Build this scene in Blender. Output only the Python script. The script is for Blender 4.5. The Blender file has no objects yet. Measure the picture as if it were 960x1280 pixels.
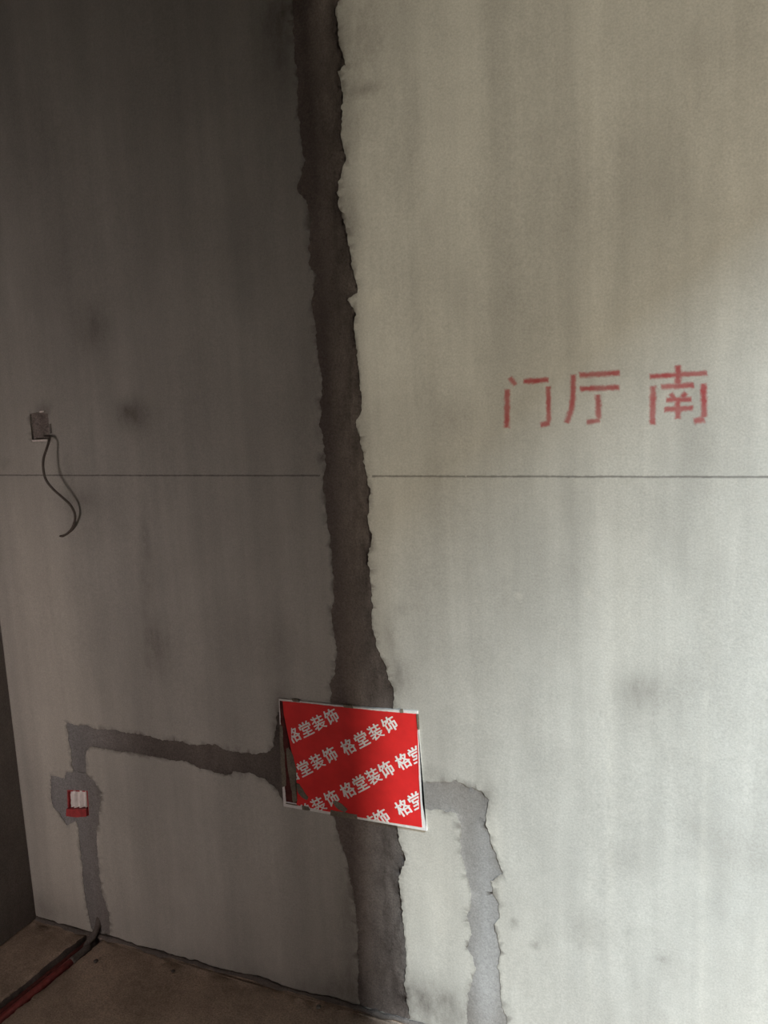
import bpy, bmesh, math, random
import numpy as np
from mathutils import Vector, noise
from mathutils.geometry import delaunay_2d_cdt

random.seed(7)
S = bpy.context.scene
COL = S.collection
# ------------------------------------------------------------------ camera, world, lights, exposure
F_PX = 1050.0
CAM_D, CAM_H, YAW, PITCH, ROLL = 1.2564, 1.1548, -0.4099, 0.1551, -0.0465
fw = Vector((math.sin(YAW)*math.cos(PITCH), math.cos(YAW)*math.cos(PITCH), -math.sin(PITCH)))
rt0 = Vector((math.cos(YAW), -math.sin(YAW), 0)); up0 = rt0.cross(fw)
rt = math.cos(ROLL)*rt0 + math.sin(ROLL)*up0
up = -math.sin(ROLL)*rt0 + math.cos(ROLL)*up0
EYE = Vector((0, -CAM_D, CAM_H))
cd = bpy.data.cameras.new('camera'); cam = bpy.data.objects.new('camera', cd); COL.objects.link(cam)
from mathutils import Matrix
M3 = Matrix((rt, up, -fw)).transposed()
cam.matrix_world = Matrix.Translation(EYE) @ M3.to_4x4()
cd.sensor_fit = 'VERTICAL'; cd.sensor_height = 24.0; cd.lens = 24.0*F_PX/1280.0
cd.clip_start = 0.02
S.camera = cam

w = bpy.data.worlds.new('world'); S.world = w; w.use_nodes = True
w.node_tree.nodes['Background'].inputs[0].default_value = (0.80, 0.80, 0.82, 1)
w.node_tree.nodes['Background'].inputs[1].default_value = 0.028
S.view_settings.view_transform = 'Standard'; S.view_settings.look = 'None'
S.view_settings.gamma = 1.0; S.view_settings.exposure = 0.0

def area(name, loc, target, sx, sy, power, col, spread=180):
    l = bpy.data.lights.new(name, 'AREA'); l.shape = 'RECTANGLE'; l.size = sx; l.size_y = sy
    l.energy = power; l.color = col; l.spread = math.radians(spread)
    o = bpy.data.objects.new(name, l); COL.objects.link(o); o.location = loc
    d = (Vector(target) - Vector(loc)); o.rotation_euler = d.to_track_quat('-Z', 'Y').to_euler()
    return o
# added daylight lamps, split low and high to shape the wall's gradient
area('added_daylight_low', (3.60, -2.75, 1.0), (-0.2, 0, 0.95), 0.10, 1.9, 178, (1.0, 0.92, 0.73))
area('added_daylight_high', (3.60, -2.75, 5.5), (-0.2, 0, 0.3), 0.13, 2.6, 1380, (0.72, 0.88, 1.0))
# added fill lamp inside the room, by an opening added in the left wall
area('left_fill_lamp', (-1.34, -2.00, 0.48), (-1.66, 0, 0.56), 0.30, 0.8, 2.35, (1.0, 0.855, 0.80), 81)

# ------------------------------------------------------------------ pixel -> wall / floor helpers
def ray(px, py): return fw + rt*((px-480)/F_PX) - up*((py-640)/F_PX)
def wall(px, py, off=0.0):
    v = ray(px, py); t = (CAM_D - off)/v.y; return EYE + v*t
def flr(px, py, z=0.0):
    v = ray(px, py); t = (z - CAM_H)/v.z; return EYE + v*t

# ------------------------------------------------------------------ materials
def new_mat(name):
    m = bpy.data.materials.new(name); m.use_nodes = True
    return m, m.node_tree.nodes, m.node_tree.links, m.node_tree.nodes['Principled BSDF']
def nz(N, L, coord, scale, detail=3, rough=0.55):
    n = N.new('ShaderNodeTexNoise'); n.inputs['Scale'].default_value = scale
    n.inputs['Detail'].default_value = detail; n.inputs['Roughness'].default_value = rough
    L.new(coord, n.inputs['Vector']); return n.outputs['Fac']
def ramp(N, L, fac, lo, hi, a, b):
    r = N.new('ShaderNodeMapRange'); r.inputs['From Min'].default_value = lo; r.inputs['From Max'].default_value = hi
    r.inputs['To Min'].default_value = a; r.inputs['To Max'].default_value = b
    L.new(fac, r.inputs['Value']); return r.outputs['Result']
def mth(N, L, op, a, b):
    n = N.new('ShaderNodeMath'); n.operation = op
    for i, v in enumerate((a, b)):
        if isinstance(v, (int, float)): n.inputs[i].default_value = v
        else: L.new(v, n.inputs[i])
    return n.outputs[0]
def mixc(N, L, fac, a, b, mode='MIX'):
    n = N.new('ShaderNodeMix'); n.data_type = 'RGBA'; n.blend_type = mode
    if isinstance(fac, (int, float)): n.inputs[0].default_value = fac
    else: L.new(fac, n.inputs[0])
    for i, v in ((6, a), (7, b)):
        if isinstance(v, tuple): n.inputs[i].default_value = (*v, 1)
        else: L.new(v, n.inputs[i])
    return n.outputs[2]
def scaled(N, L, coord, s):
    n = N.new('ShaderNodeMapping'); n.inputs['Scale'].default_value = s; L.new(coord, n.inputs['Vector']); return n.outputs[0]

def rough_mat(name, ca, cb, streak=(9, 9, 0.8), amp=0.25, speck=0.22, bump=0.25, attrs=False, stain_shade_col=(0.09, 0.075, 0.065), pale_col=(0.60, 0.57, 0.51), rough=0.93, paint=None):
    m, N, L, P = new_mat(name)
    co = N.new('ShaderNodeTexCoord').outputs['Object']
    s1 = nz(N, L, scaled(N, L, co, streak), 1.0, 5, 0.6)
    s2 = nz(N, L, co, 3.0, 4, 0.6)
    s3 = nz(N, L, co, 320.0, 2, 0.7)
    s4 = nz(N, L, co, 70.0, 4, 0.7)
    c = mixc(N, L, ramp(N, L, s2, 0.3, 0.7, 0, 1), ca, cb)
    k = mth(N, L, 'MULTIPLY', ramp(N, L, s1, 0.25, 0.75, 1-amp, 1+amp), ramp(N, L, s3, 0.25, 0.75, 1-speck, 1+speck))
    k = mth(N, L, 'MULTIPLY', k, ramp(N, L, s4, 0.25, 0.75, 1-speck*0.35, 1+speck*0.35))
    k = mth(N, L, 'MULTIPLY', k, ramp(N, L, nz(N, L, scaled(N, L, co, (9, 9, 4)), 1.0, 4, 0.6), 0.3, 0.7, 1-amp*0.5, 1+amp*0.5))
    if attrs:
        a2 = N.new('ShaderNodeAttribute'); a2.attribute_name = 'pale'
        c = mixc(N, L, a2.outputs['Fac'], c, pale_col)
        a1 = N.new('ShaderNodeAttribute'); a1.attribute_name = 'stain_shade'
        st = mth(N, L, 'MULTIPLY', a1.outputs['Fac'], ramp(N, L, nz(N, L, scaled(N, L, co, (40, 40, 18)), 1.0, 5, 0.7), 0.3, 0.7, 0.45, 1.35))
        st = mth(N, L, 'MINIMUM', st, 1.0)
        c = mixc(N, L, st, c, stain_shade_col)
    cc = N.new('ShaderNodeCombineColor')
    for i in range(3): L.new(k, cc.inputs[i])
    c = mixc(N, L, 1.0, c, cc.outputs[0], 'MULTIPLY')
    if paint:       # paint soaked into the plaster, thin at the stroke edges (attribute: 0 at the rim, 1 inside)
        pc, lo, hi, op = paint
        pa = N.new('ShaderNodeAttribute'); pa.attribute_name = 'paint'; e = pa.outputs['Fac']
        a = mth(N, L, 'ADD', e, ramp(N, L, nz(N, L, co, 110, 4, 0.65), 0.2, 0.8, -0.25, 0.25))
        r = N.new('ShaderNodeMapRange'); r.interpolation_type = 'SMOOTHSTEP'
        r.inputs['From Min'].default_value = lo; r.inputs['From Max'].default_value = hi; L.new(a, r.inputs['Value'])
        a = mth(N, L, 'MULTIPLY', r.outputs['Result'], ramp(N, L, nz(N, L, co, 30, 3, 0.6), 0.3, 0.7, op*0.72, op))
        c = mixc(N, L, a, c, pc)
    L.new(c, P.inputs['Base Color']); P.inputs['Roughness'].default_value = rough
    P.inputs['Specular IOR Level'].default_value = 0.15
    b = N.new('ShaderNodeBump'); b.inputs['Strength'].default_value = bump; b.inputs['Distance'].default_value = 0.004
    h = mth(N, L, 'ADD', mth(N, L, 'MULTIPLY', s4, 0.7), mth(N, L, 'MULTIPLY', s3, 0.3))
    L.new(h, b.inputs['Height']); L.new(b.outputs[0], P.inputs['Normal'])
    return m
def plain_mat(name, col, rough=0.6, var=0.12, scale=60, spec=0.3, bump=0.0):
    m, N, L, P = new_mat(name)
    co = N.new('ShaderNodeTexCoord').outputs['Object']
    f = nz(N, L, co, scale, 4, 0.6)
    c = mixc(N, L, ramp(N, L, f, 0.3, 0.7, 0, 1), tuple(x*(1-var) for x in col), tuple(min(1, x*(1+var)) for x in col))
    L.new(c, P.inputs['Base Color']); P.inputs['Roughness'].default_value = rough
    P.inputs['Specular IOR Level'].default_value = spec
    if bump:
        b = N.new('ShaderNodeBump'); b.inputs['Strength'].default_value = bump; b.inputs['Distance'].default_value = 0.002
        L.new(f, b.inputs['Height']); L.new(b.outputs[0], P.inputs['Normal'])
    return m
M = {}
M['plaster'] = rough_mat('cement_plaster', (0.40, 0.385, 0.355), (0.49, 0.475, 0.44), (14, 14, 0.6), 0.15, 0.13, 0.10, True)
M['mortar'] = rough_mat('damp_mortar', (0.135, 0.115, 0.105), (0.185, 0.16, 0.145), (12, 12, 2.5), 0.2, 0.3, 0.6, True, (0.07, 0.06, 0.055), (0.37, 0.37, 0.375))
M['mortar_wet'] = rough_mat('wet_mortar', (0.150, 0.122, 0.110), (0.205, 0.172, 0.158), (12, 12, 2.5), 0.2, 0.3, 0.4, True, (0.062, 0.050, 0.046), (0.30, 0.29, 0.28))  # darkest tone here carries the shade painted on the tall chase
M['mortar_pale'] = rough_mat('half_dry_mortar', (0.19, 0.172, 0.158), (0.25, 0.23, 0.212), (12, 12, 2.5), 0.15, 0.2, 0.2, True, (0.10, 0.09, 0.08), (0.385, 0.375, 0.37))
M['mortar_edge'] = rough_mat('broken_plaster_edge', (0.20, 0.18, 0.165), (0.29, 0.27, 0.25), (30, 30, 30), 0.3, 0.35, 0.7)
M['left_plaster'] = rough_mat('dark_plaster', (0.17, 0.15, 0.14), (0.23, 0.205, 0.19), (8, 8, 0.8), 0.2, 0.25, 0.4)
M['floor'] = rough_mat('screed', (0.40, 0.305, 0.24), (0.56, 0.44, 0.35), (3, 3, 3), 0.3, 0.35, 0.6)
M['dark_concrete'] = rough_mat('bare_concrete', (0.20, 0.18, 0.17), (0.27, 0.25, 0.235), (3, 3, 3), 0.25, 0.2, 0.4)
M['red'] = plain_mat('red_print', (0.78, 0.030, 0.030), 0.55, 0.10, 25, 0.25)
M['white_card'] = plain_mat('white_card', (0.80, 0.78, 0.77), 0.6, 0.10, 140, 0.2)
M['white_ink'] = plain_mat('white_ink', (0.92, 0.88, 0.87), 0.6, 0.05, 140, 0.2)
M['smear'] = rough_mat('dried_mortar_smear', (0.17, 0.145, 0.115), (0.24, 0.21, 0.17), (30, 30, 30), 0.3, 0.3, 0.6)
M['gap'] = plain_mat('muddy_red_side', (0.10, 0.030, 0.028), 0.8, 0.35, 90, 0.1)
M['red_plastic'] = plain_mat('red_plastic', (0.50, 0.065, 0.070), 0.45, 0.25, 90, 0.4)
M['paper'] = plain_mat('white_paper', (0.95, 0.88, 0.86), 0.8, 0.08, 60, 0.1)
M['conduit'] = plain_mat('dusty_red_conduit', (0.30, 0.060, 0.055), 0.55, 0.3, 120, 0.35)
M['conduit_dark'] = plain_mat('dark_red_conduit', (0.15, 0.040, 0.036), 0.6, 0.35, 120, 0.25)  # darker tone of the conduit red
M['cable'] = plain_mat('dark_cable', (0.115, 0.092, 0.08), 0.5, 0.2, 150, 0.35)
M['box_plastic'] = plain_mat('pale_plastic', (0.85, 0.78, 0.74), 0.5, 0.15, 160, 0.3)
M['box_fill'] = rough_mat('box_mortar', (0.19, 0.16, 0.145), (0.30, 0.26, 0.24), (60, 60, 60), 0.45, 0.35, 0.8)
PL_ARGS = ((0.40, 0.385, 0.355), (0.49, 0.475, 0.44), (14, 14, 0.6), 0.15, 0.13, 0.10)
M['stencil'] = rough_mat('red_stencil_paint', *PL_ARGS, True, paint=((0.34, 0.062, 0.066), 0.22, 0.85, 0.97))
M['ink'] = rough_mat('ink_line', *PL_ARGS, True, paint=((0.10, 0.092, 0.085), 0.25, 0.95, 0.80))

# ------------------------------------------------------------------ mesh helpers
def link(name, me, mat, parent=None, smooth=False):
    for mm in (mat if isinstance(mat, (list, tuple)) else [mat]): me.materials.append(mm)
    o = bpy.data.objects.new(name, me); COL.objects.link(o)
    if parent is not None: o.parent = parent
    if smooth:
        for p in me.polygons: p.use_smooth = True
    return o
def from_bm(name, bm, mat, parent=None, smooth=False):
    bmesh.ops.recalc_face_normals(bm, faces=bm.faces)
    me = bpy.data.meshes.new(name); bm.to_mesh(me); bm.free()
    return link(name, me, mat, parent, smooth)
def tag(o, label=None, cat=None, group=None, kind=None):
    for k, v in (('label', label), ('category', cat), ('group', group), ('kind', kind)):
        if v: o[k] = v
    return o
def box(bm, a, b):
    xs, ys, zs = zip(a, b)
    v = [bm.verts.new((x, y, z)) for x in xs for y in ys for z in zs]
    for f in ((0,1,3,2),(4,6,7,5),(0,4,5,1),(2,3,7,6),(0,2,6,4),(1,5,7,3)): bm.faces.new([v[i] for i in f])
def slab(name, boxes, mat, parent=None):
    bm = bmesh.new()
    for a, b in boxes: box(bm, a, b)
    return from_bm(name, bm, mat, parent)
def tube(name, pts, r, mat, parent=None, seg=10, sub=6, cap=True, jitter=0.0):
    P = [Vector(p) for p in pts]; Q = [P[0]*2-P[1]] + P + [P[-1]*2-P[-2]]; line = []
    for i in range(1, len(Q)-2):
        for k in range(sub):
            t = k/sub; a, b, c, d = Q[i-1:i+3]
            line.append(0.5*((2*b)+(c-a)*t+(2*a-5*b+4*c-d)*t*t+(3*b-a-3*c+d)*t**3))
    line.append(P[-1])
    bm = bmesh.new(); rings = []; n0 = Vector((0.3, -1, 0.2))
    for i, p in enumerate(line):
        t = (line[min(i+1, len(line)-1)] - line[max(i-1, 0)]).normalized()
        n0 = (n0 - t*n0.dot(t)).normalized(); b0 = t.cross(n0)
        rr = r(i/(len(line)-1)) if callable(r) else r
        ring = []
        for k in range(seg):
            a = 2*math.pi*k/seg; q = rr*(1+jitter*noise.noise(p*90+Vector((k*3.1, 0, 0))))
            ring.append(bm.verts.new(p + n0*math.cos(a)*q + b0*math.sin(a)*q))
        rings.append(ring)
    for A, B in zip(rings, rings[1:]):
        for k in range(seg): bm.faces.new((A[k], A[(k+1) % seg], B[(k+1) % seg], B[k]))
    if cap: bm.faces.new(rings[0][::-1]); bm.faces.new(rings[-1])
    return from_bm(name, bm, mat, parent, True)
def prism(name, poly, depth_vec, mat, parent=None):
    """closed slab: polygon (list of Vectors) plus a copy moved by depth_vec"""
    bm = bmesh.new()
    A = [bm.verts.new(p) for p in poly]; B = [bm.verts.new(p + depth_vec) for p in poly]
    bm.faces.new(A); bm.faces.new(B[::-1]); n = len(A)
    for i in range(n): bm.faces.new((A[i], B[i], B[(i+1) % n], A[(i+1) % n]))
    bmesh.ops.triangulate(bm, faces=[f for f in bm.faces if len(f.verts) > 4])
    return from_bm(name, bm, mat, parent)
def ragged(pts, step=0.005, amp=0.003, seed=0.0):
    """pts: closed list of 2-D tuples in metres; resampled, with a torn edge"""
    out = []; n = len(pts)
    for i in range(n):
        a = Vector(pts[i]); b = Vector(pts[(i+1) % n]); d = b-a; L = d.length
        if L < 1e-6: continue
        nn = Vector((-d.y, d.x))/L; k = max(1, int(L/step))
        for j in range(k):
            p = a + d*(j/k); q = Vector((p.x, p.y, seed))
            e = noise.noise(q*28)*0.55 + noise.noise(q*75)*0.5 + noise.noise(q*170)*0.6
            out.append(p + nn*(e*amp*1.6))
    return out
def inside(p, poly, bb):
    x, y = p
    if x < bb[0] or x > bb[1] or y < bb[2] or y > bb[3]: return False
    c = False; j = len(poly)-1
    for i in range(len(poly)):
        xi, yi = poly[i]; xj, yj = poly[j]
        if (yi > y) != (yj > y) and x < (xj-xi)*(y-yi)/(yj-yi)+xi: c = not c
        j = i
    return c
def bbox(poly):
    xs = [p[0] for p in poly]; ys = [p[1] for p in poly]; return min(xs), max(xs), min(ys), max(ys)

# ------------------------------------------------------------------ setting: room dimensions
XL, XR, ZC, YF = -1.442, 1.40, 2.70, -3.30
# outlines of the chases on the wall, read off as points of the wall plane
def W2(pts): return [(wall(x, y).x, wall(x, y).z) for x, y in pts]
main_l = [(367,0),(368,47),(372,103),(371,137),(376,156),(376,181),(380,200),(372,234),(384,253),(389,275),(386,328),(393,344),(390,387),(395,419),(399,450),(402,497),(399,536),(408,575),(404,607),(409,653),(414,692),(418,731),(415,778),(420,810),(420,837),(412,855),(414,872),(412,950),(417,1020),(423,1047),(435,1077),(440,1110),(445,1150),(447,1200),(447,1233)]
main_r = [(425,0),(419,16),(425,56),(434,81),(423,91),(429,119),(425,162),(432,194),(425,225),(422,241),(430,281),(436,306),(445,350),(447,366),(434,375),(445,394),(443,403),(445,450),(452,493),(451,521),(445,525),(453,571),(457,591),(463,614),(459,646),(464,673),(461,704),(464,747),(465,786),(473,814),(484,841),(492,862),(492,950),(497,1037),(500,1057),(507,1073),(498,1097),(503,1127),(505,1160),(508,1193),(505,1227),(508,1245)]
ml, mr = W2(main_l), W2(main_r)
poly_main = [(ml[0][0]-0.01, 2.55), (ml[0][0]-0.004, 2.2)] + ml + [(ml[-1][0], 0.004), (mr[-1][0]+0.004, 0.004)] + mr[::-1] + [(mr[0][0]-0.004, 2.2), (mr[0][0]-0.008, 2.55)]
poly_left = W2([(84,905),(102,906),(125,912),(154,914),(179,919),(205,925),(228,928),(250,932),(267,930),(283,938),(309,941),(334,940),(341,933),(344,912),(347,890),(370,888),(420,900),(420,1000),(372,1004),(355,1003),(347,987),(331,974),(312,966),(292,965),(288,969),(270,965),(250,961),(234,953),(212,950),(189,945),(167,940),(141,938),(112,933),(108,940),(107,957),(107,975),(90,975),(91,961),(90,948),(86,928)])
poly_patch = W2([(63,970),(81,974),(83,965),(105,966),(117,977),(125,990),(125,1009),(121,1032),(115,1035),(96,1025),(84,1032),(76,1020),(66,1009),(64,993)])
ld = W2([(94,1018),(99,1051),(104,1100),(107,1125),(112,1152)]); rd = W2([(120,1028),(121,1061),(123,1087),(128,1119),(136,1140),(137,1151)])
poly_drop = ld + [(ld[-1][0]+0.008, 0.004), (rd[-1][0]-0.004, 0.004)] + rd[::-1]
rr_ = W2([(500,970),(528,977),(552,978),(570,976),(585,982),(603,989),(611,999),(607,1012),(607,1027),(613,1043),(615,1056),(621,1066),(628,1092),(613,1101),(615,1115),(622,1128),(625,1143),(619,1156),(626,1190),(622,1208),(624,1228),(626,1254),(634,1277)])
rl_ = W2([(585,1277),(584,1246),(590,1228),(593,1215),(590,1197),(584,1187),(589,1169),(585,1148),(588,1125),(586,1099),(582,1084),(577,1066),(576,1048),(575,1030),(570,1017),(552,1012),(531,1012),(500,1012)])
poly_right = rr_ + [(rr_[-1][0]+0.004, 0.004), (rl_[0][0], 0.004)] + rl_
hole_red = W2([(83,988),(109,989),(111,1020),(84,1019)])
hole_box = W2([(37,517),(45,515),(60,517),(62.5,549),(40,550.5)])
polys = [(ragged(poly_main, .0036, .0034, 1.3), 'main'), (ragged(poly_patch, .0034, .0028, 7.7), 'patch'), (ragged(poly_left, .0036, .0031, 3.1), 'left'),
         (ragged(poly_drop, .0036, .0028, 5.5), 'drop'), (ragged(poly_right, .0036, .0032, 9.2), 'right')]
holes = [[Vector(p) for p in hole_red], ragged(hole_box, .006, .0010, 2.2)]

STAINS_SHADE = [(165,518,13,13,.65),(115,410,16,22,.42),(183,690,4,45,.42),(195,808,13,24,.42),(7,579,4,2,.6),(567,522,20,18,.2),(800,866,22,18,.38),(345,40,16,48,.45),(350,14,10,12,.4),  # smudges and dirt; spots at the wall foot also paint in shade
          (452,40,22,60,.40),(455,112,14,5,.45),(438,275,8,22,.35),(442,140,12,30,.2),(500,850,11,20,.45),(488,800,7,24,.3),(502,760,5,6,.3),(530,1250,40,22,.55),(470,1245,60,16,.35),
          (432,1150,10,62,.35),(388,455,9,55,.22),(935,1070,22,18,.13),(900,1045,16,12,.10),(102,626,15,9,.30),(88,600,5,26,.18),(480,1005,8,30,.2),(352,900,8,30,.4),
          (180,740,3,30,.25),(880,560,60,60,.05),(630,760,5,50,.10),(570,780,60,50,.05),(690,900,8,60,.06),(60,1140,30,14,.25),
          (300,1215,60,9,.15),(400,1240,40,10,.2),(52,509,6,4,.4),(60,506,3,3,.4),(401,573,3,4,.7),(407,585,3,3,.4),(340,820,30,30,.15),(500,940,6,40,.2),(540,968,14,7,.3),(612,995,8,14,.3),
          (870,60,10,30,.12),(930,30,14,50,.1),(700,330,4,60,.06),(590,330,5,50,.06),(380,560,14,60,.15),
          (684,1124,3,2,.5),(671,1180,2,6,.4),(642,1154,2,3,.5),(786,1163,2,4,.4),(830,1200,8,5,.25),(845,1195,2,2,.5),(836,1215,4,3,.3),(780,1075,16,14,.16),(735,1165,18,14,.16),(930,760,30,80,.08),(700,700,20,80,.08)]
PALES = [(68,900,34,190,.75),(75,1090,22,60,.6),(30,690,26,150,.45),(542,1110,34,90,.75),(512,1190,6,55,.5),(548,1215,22,30,.2),(610,1150,11,95,1.0),(605,1235,9,40,.9),(635,740,3,60,.25),(800,780,60,200,.12),
         (880,1000,3,240,.30),(762,1000,2,130,.25),(735,1180,3,90,.2),(780,740,14,60,.2),(650,1200,30,60,.2),(735,740,3,3,.4),(540,420,5,40,.2),(735,150,5,30,.12),(860,120,4,40,.15),(612,1050,12,18,.5),(645,744,2,2,1),(110,900,40,30,.2),(470,375,7,8,.5),(530,360,4,60,.2),(150,1080,30,80,.15),(660,1150,30,80,.1)]
def field(lst):
    out = []
    for x, y, sx, sy, s in lst:
        c = wall(x, y); kx = (wall(x+1, y)-c).length; ky = (wall(x, y+1)-c).length
        out.append((c.x, c.z, sx*kx, sy*ky, s))
    return out
FS, FP = field(STAINS_SHADE), field(PALES)
CHASE_SHADE = field([(417,60,13,70,0.75),(420,170,13,70,0.75),(424,270,13,70,0.75),(432,370,13,70,0.75),(440,470,13,70,0.70),(447,570,13,70,0.70),(453,670,13,70,0.65),(459,770,14,65,0.60),(474,850,16,50,0.75),(484,1080,16,60,0.80),(490,1190,16,60,0.80)])  # shade painted as a dark stripe down the tall chase's right half
def evalf(fl, X, Z):
    r = np.zeros_like(X)
    for cx, cz, sx, sz, s in fl: r = 1-(1-r)*(1-s*np.exp(-0.5*(((X-cx)/sx)**2+((Z-cz)/sz)**2)))
    return r

# ------------------------------------------------------------------ strokes of the stencilled writing and of the snapped line: (centre line, width)
c7 = lambda u, v: (620+u/6.857, 440+v/6.857)
c8 = lambda u, v: (780+u/6.857, 440+v/6.857)
c4 = lambda u, v: (600+u/3, 430+v/3)
def STR(conv, lst, sc, wf):
    out = []
    for pts, wd in lst:
        P = [conv(*p) for p in pts]; c = wall(*P[0]); k = (wall(P[0][0], P[0][1]+1)-c).length
        out.append(([Vector((wall(*p).x, wall(*p).z)) for p in P], wd/sc*k*wf))
    return out
CH = [STR(c7, [([(110,202),(174,298)], 48), ([(96,303),(92,668)], 54), ([(218,253),(468,240)], 48), ([(447,280),(452,620)], 46), ([(478,602),(363,630)], 48)], 6.857, 1.9),
      STR(c7, [([(663,175),(660,400),(645,500),(597,625)], 52)], 6.857, 1.9) + STR(c4, [([(365,118),(531,108)], 22), ([(367,169),(531,162)], 22), ([(443,181),(445,289)], 23.5), ([(458,285),(393,293)], 20)], 3, 1.9),
      STR(c8, [([(203,213),(730,178)], 50), ([(463,96),(460,300)], 62), ([(301,301),(618,282)], 52), ([(250,270),(243,642)], 60), ([(682,250),(686,580)], 58), ([(712,570),(578,598)], 62),
               ([(388,342),(440,415)], 46), ([(544,333),(485,405)], 50), ([(343,412),(598,405)], 48), ([(328,493),(608,480)], 52), ([(462,395),(460,594)], 58)], 6.857, 1.8)]
def snap(a, b, wd):
    p, q = wall(*a), wall(*b); x0 = max(p.x, XL+0.004); pts = []
    for i in range(41):
        x = x0 + (q.x-x0)*i/40
        pts.append(Vector((x, p.z + (q.z-p.z)*i/40 + 0.0005*noise.noise(Vector((x*20, 3, 0))))))
    return [(pts, wd)]
CH += [snap((-4, 594.0), (401, 594.6), .0066), snap((464, 595.2), (1200, 596.9), .0072)]
def outline(pts, wd):
    Lf, Rt = [], []
    for i, p in enumerate(pts):
        d = (pts[min(i+1, len(pts)-1)]-pts[max(i-1, 0)]).normalized(); n = Vector((-d.y, d.x))*wd*0.5
        Lf.append(p+n); Rt.append(p-n)
    q = Lf + Rt[::-1]; out = []; st = 0.0026 if len(pts) < 20 else 0.005
    for a, b in zip(q, q[1:]+q[:1]):
        m_ = max(1, round((b-a).length/st)); out += [a+(b-a)*(i/m_) for i in range(m_)]
    return out
CH_OUT = [[outline(*st) for st in c] for c in CH]
def paint_at(cid, x, z):
    best = 0.0; p = Vector((x, z))
    for pts, wd in CH[cid]:
        s = 0; tot = sum((b-a).length for a, b in zip(pts, pts[1:])); bd = 9; bs = 0
        for a, b in zip(pts, pts[1:]):
            d = b-a; L = d.length; t = (p-a).dot(d)/(L*L); tc = max(0, min(1, t)); q = (p-a-d*tc).length
            if q < bd: bd = q; bs = s + tc*L
            s += L
        best = max(best, min(1-bd/(wd*0.5), min(bs, tot-bs)/(wd*0.35)))
    return max(0.0, best)

# ------------------------------------------------------------------ the plastered wall with its chases
verts, edges = [], []
def loop(pl):
    b = len(verts); verts.extend([Vector((p[0], p[1])) for p in pl]); n = len(pl)
    edges.extend([(b+i, b+(i+1) % n) for i in range(n)])
loop([Vector((XL, 0)), Vector((XR, 0)), Vector((XR, ZC)), Vector((XL, ZC))])
for pl, _ in polys: loop(pl)
for h in holes: loop(h)
for cid, outs in enumerate(CH_OUT):
    for o_ in outs: loop(o_)
    for pts, wd in CH[cid]:
        for a, b in zip(pts, pts[1:]):
            d = b-a; n = Vector((-d.y, d.x)).normalized(); m_ = max(2, int(d.length/(0.0022 if cid < 3 else 0.0045)))
            for i in range(m_):
                for u in (-.36, -.18, 0.001, .18, .36) if cid < 3 else (-.25, 0.001, .25): verts.append(a + d*((i+.5)/m_) + n*u*wd)
z = 0.006
while z < ZC:
    x = XL + 0.006
    st = 0.0115 if z < 1.95 else 0.05
    while x < XR:
        verts.append(Vector((x + random.uniform(-.3, .3)*st, max(0.002, z + random.uniform(-.3, .3)*st))))
        x += st if x < 0.12 else 0.05
    z += st
cv, ce, cf, *_ = delaunay_2d_cdt(verts, edges, [], 0, 1e-6)
bbs = [bbox(p) for p, _ in polys]; hbs = [bbox(p) for p in holes]
obs_ = [[(o_, bbox(o_)) for o_ in outs] for outs in CH_OUT]
cbs = [(min(b[0] for _, b in q), max(b[1] for _, b in q), min(b[2] for _, b in q), max(b[3] for _, b in q)) for q in obs_]
cls = []
for f in cf:
    c = sum((cv[i] for i in f), Vector((0, 0)))/3
    k = -1
    for hi, h in enumerate(holes):
        if inside(c, h, hbs[hi]): k = 100+hi
    if k < 0:
        for pi, (pl, nm) in enumerate(polys):
            if inside(c, pl, bbs[pi]): k = pi; break
    if k < 0:
        for cid, q in enumerate(obs_):
            bb = cbs[cid]
            if bb[0] <= c.x <= bb[1] and bb[2] <= c.y <= bb[3] and any(inside(c, o_, b) for o_, b in q): k = 200+cid; break
    cls.append(k)
DEPTH = {'main': 0.0025, 'patch': 0.004, 'left': 0.004, 'drop': 0.004, 'right': 0.0008}
def relief(x, z):
    return 0.0022*noise.noise(Vector((x*5, z*2.2, 0.3))) + 0.0009*noise.noise(Vector((x*26, z*9, 4.4))) + 0.0004*noise.noise(Vector((x*80, z*60, 1.1)))
border = set()
VX = np.array([v.x for v in cv]); VZ = np.array([v.y for v in cv])
ST, PL = evalf(FS, VX, VZ), evalf(FP, VX, VZ)
STAIN_SHADE = 1-(1-ST)*(1-evalf(CHASE_SHADE, VX, VZ))
def add_attr(me, idx, overlay=False):
    for nm, arr in (('stain_shade', (1-(1-ST)*(1-EDGE)) if overlay == 'edge' else STAIN_SHADE if overlay else ST), ('pale', PL)):
        a = me.attributes.new(nm, 'FLOAT', 'POINT'); a.data.foreach_set('value', np.array([arr[i] if i >= 0 else 0 for i in idx], dtype=np.float32))
def onb(i): return VX[i] < XL+1e-4 or VX[i] > XR-1e-4 or VZ[i] < 1e-4 or VZ[i] > ZC-1e-4
EDGE = np.zeros(len(cv)); RIMV = set()
_seen = {}
for f, k in zip(cf, cls):
    for i in f: _seen.setdefault(i, set()).add(k)
for i, ks in _seen.items():
    ks = {k for k in ks if k < 200}
    if len(ks) > 1 and -1 in ks:
        RIMV.add(i); p = Vector((VX[i], VZ[i], 0)); EDGE[i] = max(0.0, min(0.85, 0.38 + 0.6*noise.noise(p*35) + 0.5*noise.noise(p*110)))
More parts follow.
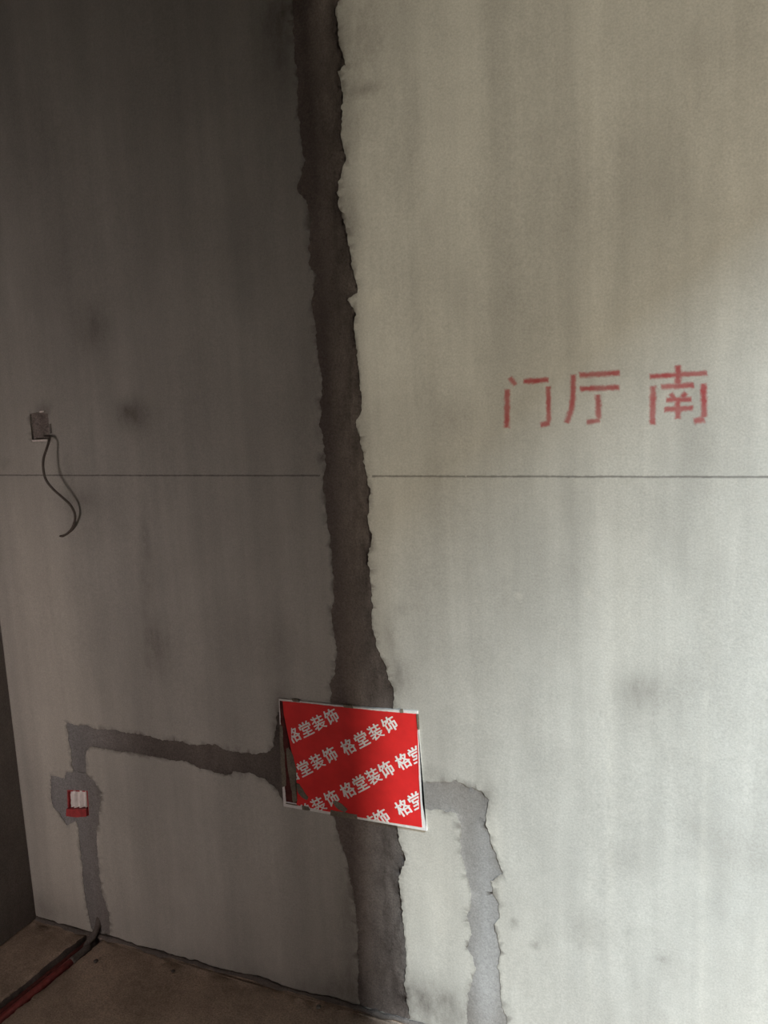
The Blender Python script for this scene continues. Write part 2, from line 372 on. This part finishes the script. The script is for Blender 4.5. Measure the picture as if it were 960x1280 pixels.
def build_wall():
    idx, vs, fs, mats = {}, [], [], []; src = []
    def V(i, y, key):
        k = (i, key)
        if k not in idx:
            idx[k] = len(vs); vs.append((VX[i], y, VZ[i])); src.append(i)
        return idx[k]
    ecount = {}
    for f, k in zip(cf, cls):
        if k == -1:
            fs.append([V(i, (0 if onb(i) else relief(VX[i], VZ[i])), 0) for i in f]); mats.append(0)
            for a, b in ((f[0], f[1]), (f[1], f[2]), (f[2], f[0])): ecount[(a, b)] = 1
    soaked = {e for f, k in zip(cf, cls) if k >= 200 for e in ((f[0], f[1]), (f[1], f[2]), (f[2], f[0]))}
    for (a, b) in list(ecount):
        if (b, a) not in ecount and (b, a) not in soaked:       # rim of an opening: broken edge running back into the wall
            if onb(a) and onb(b): continue
            fs.append([V(b, relief(VX[b], VZ[b]), 2), V(a, relief(VX[a], VZ[a]), 2), V(a, 0.02, 1), V(b, 0.02, 1)]); mats.append(1)
    n = len(vs)
    for x, z in ((XL, 0), (XR, 0), (XR, ZC), (XL, ZC)):
        for y in (0.0, 0.16): vs.append((x, y, z)); src.append(-1)
    for q in ((1, 3, 5, 7), (0, 2, 3, 1), (2, 4, 5, 3), (4, 6, 7, 5), (6, 0, 1, 7)):
        fs.append([n+i for i in q]); mats.append(0)
    me = bpy.data.meshes.new('wall_back'); me.from_pydata(vs, [], fs); me.update()
    for p, mi in zip(me.polygons, mats): p.material_index = mi; p.use_smooth = True
    add_attr(me, src, 'edge')
    o = link('wall_back', me, [M['plaster'], M['mortar_edge']]); tag(o, kind='structure'); return o
wall_back = build_wall()
def build_fill(pi, nm, mat, label):
    d = DEPTH[nm]; idx, vs, fs, src = {}, [], [], []
    for f, k in zip(cf, cls):
        if k != pi: continue
        t = []
        for i in f:
            if i not in idx:
                idx[i] = len(vs); src.append(i)
                x, z = VX[i], VZ[i]
                q = 0.4 if nm == 'right' else 1.0
                y = d + q*0.0035*noise.noise(Vector((x*9, z*5, pi))) + q*0.0016*noise.noise(Vector((x*45, z*25, pi*2.0))) + 0.0008*noise.noise(Vector((x*140, z*140, 1)))
                y = max(min(y, 0.0195), relief(x, z)+0.0004)
                if EDGE[i] > 0 or i in RIMV: y = relief(x, z)+0.0007
                vs.append((x, y, z))
            t.append(idx[i])
        fs.append(t)
    me = bpy.data.meshes.new('mortar_chase'); me.from_pydata(vs, [], fs); me.update()
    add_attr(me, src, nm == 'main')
    o = link('mortar_chase', me, mat, wall_back, True); o['label'] = label; return o
labs = ['tall dark mortar-filled chase running floor to ceiling', 'dark mortar patch around the red junction box', 'dark mortar chase running level to the red panel',
        'dark mortar chase dropping from red box to floor', 'grey mortar chase bending down right of red panel']
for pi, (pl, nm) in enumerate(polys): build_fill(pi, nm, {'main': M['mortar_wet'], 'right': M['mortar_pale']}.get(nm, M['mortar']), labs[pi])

# rest of the room shell
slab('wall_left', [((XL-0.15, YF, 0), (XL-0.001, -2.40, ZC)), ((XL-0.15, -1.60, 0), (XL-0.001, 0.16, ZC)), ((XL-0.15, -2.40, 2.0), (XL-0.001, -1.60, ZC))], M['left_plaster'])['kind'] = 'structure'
# floor with a cut groove for the conduits
g0, g1 = flr(-90, 1338), flr(117, 1172)
gd = (g1-g0).normalized(); gn = Vector((-gd.y, gd.x, 0))
def build_floor():
    vs, ed = [], []
    def lp(pl):
        b = len(vs); vs.extend([Vector(p) for p in pl]); n = len(pl); ed.extend([(b+i, b+(i+1) % n) for i in range(n)])
    lp([(XL-0.15, YF), (3.2, YF), (3.2, 0.0), (XL-0.15, 0.0)])
    far = g0 - gd*0.35
    gp = [far+gn*0.030, g1+gn*0.028+gd*0.02, g1-gn*0.020+gd*0.03, far-gn*0.022]
    gpoly = ragged([(max(p.x, XL-0.1), min(p.y, -0.004)) for p in gp], .006, .003, 4.0); lp(gpoly)
    y = -0.012
    while y > YF:
        s = 0.02 if y > -0.7 else 0.15; x = XL
        while x < 3.2:
            if x < -0.2 or s > 0.1: vs.append(Vector((x+random.uniform(-.3, .3)*s, y)))
            x += s
        y -= s
    a, e_, f_, *_ = delaunay_2d_cdt(vs, ed, [], 0, 1e-6)
    bb = bbox(gpoly); V, Fc, mi = [], [], []; idx = {}; ec = {}
    def vv(i, g):
        if (i, g) not in idx:
            idx[(i, g)] = len(V); p = a[i]
            h = 0.0035*noise.noise(Vector((p.x*9, p.y*9, 2))) + 0.0018*noise.noise(Vector((p.x*40, p.y*40, 5)))
            V.append((p.x, p.y, (-0.022 if g else -0.0036) + h*(0.5 if g else 1)))
        return idx[(i, g)]
    for t in f_:
        c = sum((a[i] for i in t), Vector((0, 0)))/3; g = inside(c, gpoly, bb)
        Fc.append([vv(i, g) for i in t]); mi.append(1 if g else 0)
        if not g:
            for q in ((t[0], t[1]), (t[1], t[2]), (t[2], t[0])): ec[q] = 1
    for p, q in list(ec):
        if (q, p) not in ec and (p, True) in idx and (q, True) in idx:
            Fc.append([idx[(q, False)], idx[(p, False)], idx[(p, True)], idx[(q, True)]]); mi.append(1)
    n = len(V); x0, x1, y0, y1 = XL-0.15, 3.2, YF, 0.0
    V += [(x0, y0, -0.12), (x1, y0, -0.12), (x1, y1, -0.12), (x0, y1, -0.12)]; Fc.append([n+3, n+2, n+1, n]); mi.append(0)
    me = bpy.data.meshes.new('floor'); me.from_pydata(V, [], Fc); me.update()
    for p in me.polygons: p.use_smooth = True
    fl = link('floor', me, [M['floor'], M['mortar_wet']])
    for p, m_ in zip(me.polygons, mi): p.material_index = m_
    return tag(fl, kind='structure')
floor = build_floor()
slab('ceiling', [((XL-0.15, YF, ZC), (0.72, 0.16, ZC+0.15))], M['dark_concrete'])['kind'] = 'structure'
# unseen partition, jamb and lintel placed to cut the daylight; and the wall behind
slab('wall_right_occluder', [((0.60, -3.30, 0), (0.72, -0.862, ZC)), ((0.60, -0.862, 1.88), (0.72, 0.0, ZC))], M['dark_concrete'])['kind'] = 'structure'
slab('wall_front', [((XL-0.15, YF-0.15, 0), (3.2, YF, ZC))], M['dark_concrete'])['kind'] = 'structure'

# rough mortar fillet along the foot of the wall
def fillet():
    bm = bmesh.new(); rows = []; x = XL+0.002
    while x < 0.5:
        r1 = 0.006 + 0.006*noise.noise(Vector((x*14, 0, 0))) + 0.004*noise.noise(Vector((x*50, 1, 0)))
        h1 = 0.005 + 0.007*noise.noise(Vector((x*11, 5, 0))) + 0.005*noise.noise(Vector((x*60, 7, 0)))
        rows.append([bm.verts.new(p) for p in ((x, -0.0005, max(h1, .002)), (x, -max(r1, .003)*0.45, max(h1, .003)*0.45), (x, -max(r1, .004)*1.3, 0.0), (x, 0.001, -0.006))])
        x += 0.007
    for A, B in zip(rows, rows[1:]):
        for k in range(4): bm.faces.new((A[k], B[k], B[(k+1) % 4], A[(k+1) % 4]))
    return from_bm('mortar_fillet', bm, M['mortar'], floor, True)
fillet()

# ------------------------------------------------------------------ ink line and red stencil characters, soaked into the plaster
LABS = ['red stencilled character meaning door', 'red stencilled character meaning hall', 'red stencilled character meaning south', 'dark snapped level line left of the tall chase', 'dark snapped level line right of the tall chase']
for cid, lab in enumerate(LABS):
    idx, vs, fs, src = {}, [], [], []
    for f, k in zip(cf, cls):
        if k != 200+cid: continue
        for i in f:
            if i not in idx: idx[i] = len(vs); src.append(i); vs.append((VX[i], relief(VX[i], VZ[i]), VZ[i]))
        fs.append([idx[i] for i in f])
    nm = 'stencil_character' if cid < 3 else 'ink_line'
    me = bpy.data.meshes.new(nm); me.from_pydata(vs, [], fs); me.update(); add_attr(me, src)
    a = me.attributes.new('paint', 'FLOAT', 'POINT'); a.data.foreach_set('value', np.array([paint_at(cid, VX[i], VZ[i]) for i in src], dtype=np.float32))
    link(nm, me, M['stencil'] if cid < 3 else M['ink'], wall_back, True)['label'] = lab

# ------------------------------------------------------------------ the red cover panel
def empty(name, loc):
    o = bpy.data.objects.new(name, None); COL.objects.link(o); o.location = loc; o.empty_display_size = 0.05
    return o
def child(o, parent):   # geometry is in world metres: keep it in place under an Empty that stands at the thing's base
    o.parent = parent; o.matrix_parent_inverse = Matrix.Translation(-parent.location); return o
OFFP = -0.0045
def PW(pts, off): return [wall(x, y, off) for x, y in pts]
panel = tag(empty('cover_panel', wall(444, 1040)), 'red cover panel with slanted white lettering set over the tall dark chase', 'panel')
def edge_rag(pts, amp, seed, step=2.0):
    out = []; n = len(pts)
    for i in range(n):
        a = Vector(pts[i]); b = Vector(pts[(i+1) % n]); d = b-a; L = d.length; nn = Vector((-d.y, d.x))/L; k = max(1, int(L/step))
        for j in range(k):
            p = a+d*(j/k); out.append(tuple(p + nn*(amp*(noise.noise(Vector((p.x*.13, p.y*.13, seed)))+0.6*noise.noise(Vector((p.x*.4, p.y*.4, seed)))))))
    return out
back_px = [(348.5,873.5),(400,879),(460,885.5),(521.5,889),(523,912),(526,960),(528,1004),(533.5,1038.8),(478,1029),(415,1018.5),(354.5,1008),(353,985),(350,915)]
child(prism('backing', PW(back_px, 0.0035), Vector((0, 0.006, 0)), M['white_card']), panel)
face_px = [(352,876.5),(371,878),(400,881.2),(444,885.8),(480,889.5),(520.8,892.6),(522.3,930),(523.7,975),(525,1005),(527.5,1034.2),(500,1030),(470,1025),(440,1020),(410,1014.5),(371,1006.5),(368,990),(366,960),(358,938),(354,910)]
red_face = child(prism('red_face', PW(edge_rag(face_px, 0.35, 2.0), -OFFP-0.0002), Vector((0, 0.002, 0)), M['red']), panel)
# muddy left side where the sheet curls behind the mortar
child(prism('torn_side', PW(edge_rag([(349.5,876),(353,877),(356,912),(360,938),(369,962),(371,1004),(357.5,1002),(356,985),(353.5,955),(351.5,915)], 0.4, 8.0), -OFFP+0.0003), Vector((0, 0.002, 0)), M['gap']), panel)
for k, (pl, am) in enumerate([
    ([(357.5,936),(361,934),(366,946),(370,962),(369,978),(371,1002),(366,1004),(364,985),(361,968),(358.5,950)], .9),
    ([(369,978),(374,980),(380,990),(385,997),(383.5,1000),(377,997),(371.5,988)], .8),
    ([(416,1002),(420,1001),(428,1006),(434,1012),(431,1015.5),(423,1012),(418,1007)], .7),
    ([(349.5,906),(353,908),(354,930),(356.5,955),(357.5,982),(353,984),(350.5,950)], .8),
    ([(364,873.5),(372,874.5),(374,877.5),(366,876.6)], .5), ([(428,881),(439,882),(441,885.6),(430,884.6)], .5), ([(500,887),(503,886.6),(504,891),(501,891.4)], .4),
    ([(377,1007),(386,1008.5),(387,1013.5),(378,1012)], .5), ([(413,1013),(446,1018.5),(446,1024.5),(413,1019.5)], .6), ([(520.5,893),(523,893),(524,912),(522,912)], .4),
    ([(357,1004),(372,1006.6),(372,1007.4),(357,1004.8)], .2)]):
    child(prism('mortar_smear', PW(edge_rag(pl, am, k*1.7), -OFFP+0.0008), Vector((0, 0.0022, 0)), M['smear']), panel)
# white lettering, cut off at the sheet's edge
def glyph_mesh(txt):
    c = bpy.data.curves.new('text', 'FONT'); c.body = txt; c.resolution_u = 2
    o = bpy.data.objects.new('text', c); COL.objects.link(o)
    me = bpy.data.meshes.new_from_object(o.evaluated_get(bpy.context.evaluated_depsgraph_get()))
    bpy.data.objects.remove(o); bpy.data.curves.remove(c); return me
GL = {t: glyph_mesh(t) for t in '格堂装饰'}
clip = [(351.5,876.5),(400,881.2),(444,885.8),(520.8,892.6),(524.6,1001),(527.5,1034.2),(470,1025),(410,1014.5),(371,1006.5),(366,958)]
def word(x0, y0, x1, y1, h):
    """four glyphs centred along the line from (x0,y0) to (x1,y1); h = glyph height in pixels of the photograph"""
    a, b = wall(x0, y0), wall(x1, y1); base = Vector((b.x-a.x, b.z-a.z)); e = base.normalized()
    k = (wall(x0, y0+1)-a).length*h
    bm = bmesh.new()
    for i, t in enumerate('格堂装饰'):
        g = GL[t]; c = Vector((a.x, a.z)) + base*(i/3)
        xs = [v.co.x for v in g.vertices]; ys = [v.co.y for v in g.vertices]
        mx, my = (min(xs)+max(xs))/2, (min(ys)+max(ys))/2; sc = k/(max(ys)-min(ys))
        for di, (du, dq) in enumerate(((0, 0), (.024, 0), (-.024, 0), (0, .014), (0, -.014))):   # struck five times for a bold face
            vv = []
            for v in g.vertices:
                u, q = (v.co.x-mx+du)*sc*0.98, (v.co.y-my+dq)*sc
                vv.append(bm.verts.new((c.x+e.x*u-e.y*q, OFFP-0.0005-0.00003*di, c.y+e.y*u+e.x*q)))
            for p in g.polygons: bm.faces.new([vv[j] for j in p.vertices])
    cl = [wall(*p) for p in clip]; n = len(cl)
    # the outline is nearly convex: cut by its five long sides
    for (p, q) in ((clip[0], clip[3]), ((521, 893), (525.0, 1010)), (clip[5], clip[8]), ((367.5, 1006), (366.5, 955)), ((366, 955), (351.5, 876))):
        A_, B_ = wall(*p), wall(*q); d = B_-A_; nrm = Vector((-d.z, 0, d.x))
        if nrm.dot(wall(450, 950)-A_) > 0: nrm = -nrm
        bmesh.ops.bisect_plane(bm, geom=bm.verts[:]+bm.edges[:]+bm.faces[:], plane_co=A_, plane_no=nrm, clear_outer=True)
    if not bm.faces: bm.free(); return
    ext = bmesh.ops.extrude_face_region(bm, geom=bm.faces[:])
    for v in ext['geom']:
        if isinstance(v, bmesh.types.BMVert): v.co.y += 0.0004
    child(from_bm('lettering', bm, M['white_ink'], None), panel)
H = 17.0
word(368.5,917.5, 415.5,894, H); word(436.5,932, 488,904, H+.5)
word(367-1,969-2, 414,942, H); word(436,986, 484,960, H+.8)
word(505,950, 554,924, H+1); word(367,1021, 416,996, H)
word(436,1044, 478,1020, H+1); word(505,1008, 555,980, H+1.5)

# ------------------------------------------------------------------ red junction box stuffed with paper
jb = tag(empty('junction_box', wall(97, 1021)), 'red plastic junction box stuffed with white paper in the dark mortar patch', 'box')
hr = [wall(x, y) for x, y in [(83,988),(109,989),(111,1020),(84,1019)]]
def open_box(name, loop_, front, back, t, mat, parent):
    c = sum(loop_, Vector())/len(loop_); bm = bmesh.new(); n = len(loop_)
    def ring(s, y): return [bm.verts.new((c.x+(p.x-c.x)*s, y, c.z+(p.z-c.z)*s)) for p in loop_]
    A_, B_, C_, D_ = ring(1.0, back), ring(1.0, front), ring(1-t, front), ring(1-t, back-0.004)
    for P_, Q_ in ((A_, B_), (B_, C_), (C_, D_)):
        for i in range(n): bm.faces.new((P_[i], P_[(i+1) % n], Q_[(i+1) % n], Q_[i]))
    bm.faces.new(D_); bm.faces.new(A_[::-1])
    return child(from_bm(name, bm, mat), parent)
open_box('box_shell', hr, 0.002, 0.045, 0.10, M['red_plastic'], jb)
# crumpled paper: upright folds
def paper():
    bm = bmesh.new(); nx, nz_ = 28, 14; g = []
    for j in range(nz_+1):
        row = []
        for i in range(nx+1):
            u, v = i/nx, j/nz_
            px = 87.5 + u*(107.5-87.5) + (1-v)*(-0.6) + 0.8*noise.noise(Vector((v*6, u*2, 0)))
            py = 989.0 + v*21 + 1.2*noise.noise(Vector((u*9, 3, 0)))*(1 if v in (0, 1) else .4)
            y = 0.003 + 0.0035*math.sin(u*math.pi*5.5+0.6*noise.noise(Vector((v*4, 0, 2)))) + 0.002*noise.noise(Vector((u*9, v*4, 1)))
            p = wall(px, py); row.append(bm.verts.new((p.x, y, p.z)))
        g.append(row)
    for j in range(nz_):
        for i in range(nx): bm.faces.new((g[j][i], g[j][i+1], g[j+1][i+1], g[j+1][i]))
    ext = bmesh.ops.extrude_face_region(bm, geom=bm.faces[:])
    for v in ext['geom']:
        if isinstance(v, bmesh.types.BMVert): v.co.y += 0.012
    child(from_bm('paper_stuffing', bm, M['paper'], None, True), jb)
paper()
def flap():
    pts = [(84.5,1010),(93,1010.5),(109,1010.5),(110.5,1019),(97,1020),(85,1018.5)]
    bm = bmesh.new(); A_ = []
    for i, (x, y) in enumerate(pts):
        p = wall(x, y); A_.append(bm.verts.new((p.x, -0.006 if y > 1012 else -0.004, p.z)))
    B_ = [bm.verts.new(v.co+Vector((0, 0.006, 0))) for v in A_]; n = len(A_)
    bm.faces.new(A_); bm.faces.new(B_[::-1])
    for i in range(n): bm.faces.new((A_[i], B_[i], B_[(i+1) % n], A_[(i+1) % n]))
    child(from_bm('bottom_lip', bm, M['red_plastic']), jb)
flap()

# ------------------------------------------------------------------ upper wall box and its cable
ub = tag(empty('wall_box', wall(50, 551)), 'shallow grey mortar-filled wall box with a pale bottom rim above the level line', 'box')
def box_fill():
    h = holes[1]; c = sum(h, Vector((0, 0)))/len(h); bm = bmesh.new(); rings = []
    for s in (1.0, 0.85, 0.65, 0.4, 0.15):
        rings.append([bm.verts.new((c.x+(p.x-c.x)*s, 0.0035 + (0.002 if s < 1 else 0.0) + 0.003*noise.noise(Vector((p.x*s*120, p.y*110, s*3))), c.y+(p.y-c.y)*s)) for p in h])
    n = len(h)
    for A_, B_ in zip(rings, rings[1:]):
        for i in range(n): bm.faces.new((A_[i], A_[(i+1) % n], B_[(i+1) % n], B_[i]))
    bm.faces.new(rings[-1])
    child(from_bm('mortar_fill', bm, M['box_fill']), ub)
box_fill()
for nm, pl in (('bottom_rim', [(41,549.6),(60.5,549.0),(61,551.4),(42.5,552.0)]), ('top_rim', [(51,513.8),(56.5,513.2),(56.5,515.2),(51,515.6)]), ('side_rim', [(62.0,530),(64,529.5),(64.6,541),(63,542)])):
    child(prism(nm, PW(pl, 0.001), Vector((0, -0.0035 if nm != 'side_rim' else -0.002, 0)), M['box_plastic'] if nm != 'side_rim' else M['mortar_edge']), ub)
def cab(pts): 
    out = []
    for x, y, o in pts: out.append(wall(x, y, o))
    return out
cable = tube('cable', cab([(56,545,-.008),(61.5,546.5,.006),(62,549,.014),(59,559,.028),(54.5,573,.036),(54.2,586.5,.038),(57.6,600,.036),(67,612,.032),(79,622.6,.026),(88.5,632,.020),(94,645,.014),(91,658.7,.008),(84.5,666.5,.0055),(78,670.5,.004)]), 0.0024, M['cable'], None, 10, 6)
tag(cable, 'thin dark cable hanging in an S curve from the upper wall box', 'cable')
tip = wall(74.5, 670, .004)
tube('bared_end', [wall(78.5, 670.2, .004), wall(76, 670.4, .004), tip], lambda t: 0.0024-0.0009*t, M['cable'], cable, 8, 3)

# ------------------------------------------------------------------ conduits on the floor, rising into the left chase
def conduit(name, off, zc, bend, mat, label, r):
    e = flr(*((96, 1200) if bend else (110, 1180)), zc); b = g0 + gd*((Vector((e.x, e.y, 0))-g0).dot(gd)) + gn*off; a = g0 - gd*0.30 + gn*off
    pts = [Vector((a.x, a.y, zc)), Vector(((a.x*2+b.x)/3, (a.y*2+b.y)/3, zc)), Vector(((a.x+2*b.x)/3, (a.y+2*b.y)/3, zc)), Vector((b.x, b.y, zc+.001))]
    o = tube(name, pts, r, mat, None, 14, 6, jitter=0.02); tag(o, label, 'pipe', 'conduits in the floor groove')
    if not bend: return
    top = wall(*bend, 0.0)
    c = tube('mortar_coat', [Vector((b.x, b.y, zc+.0012)) - gd*0.012, Vector((b.x, b.y, zc+.002)) + gd*0.03, Vector((top.x-0.006, -0.028, zc+.006)), Vector((top.x, -0.004, 0.014)), Vector((top.x+.001, 0.012, 0.045))],
             lambda t: r*(1.06+0.05*math.sin(9*t)-0.35*t), M['mortar'], o, 12, 6, jitter=0.12)
    c['label'] = 'mortar-coated bend rising into the wall chase'
conduit('conduit_pipe', -0.006, -0.010, (122, 1160), M['conduit'], 'dusty red conduit pipe, the nearer one in the floor groove', 0.0085)
conduit('conduit_pipe', 0.014, -0.016, None, M['conduit_dark'], 'dark red conduit pipe, the farther one in the floor groove', 0.0075)

# ------------------------------------------------------------------ loose crumbs of mortar on the floor
def crumb(name, px, py, r, label, mat):
    p = flr(px, py); bm = bmesh.new(); bmesh.ops.create_icosphere(bm, subdivisions=2, radius=r)
    for v in bm.verts:
        n = 1+0.45*noise.noise(v.co*(1.3/r)+Vector((px, py, 0))); v.co = Vector((v.co.x*n*1.15, v.co.y*n, v.co.z*n*0.7))
    o = from_bm(name, bm, mat); o.location = (p.x, p.y, r*0.45-0.003); tag(o, label, 'rubble')
crumb('mortar_crumb', 120, 1201, .0045, 'small dark mortar crumb on the floor beside the conduits', M['mortar'])
crumb('mortar_crumb', 216, 1213, .0035, 'tiny dark mortar crumb on the floor near the wall foot', M['mortar'])
crumb('mortar_crumb', 398, 1258, .0045, 'dark mortar crumb on the floor near the tall chase', M['mortar_edge'])
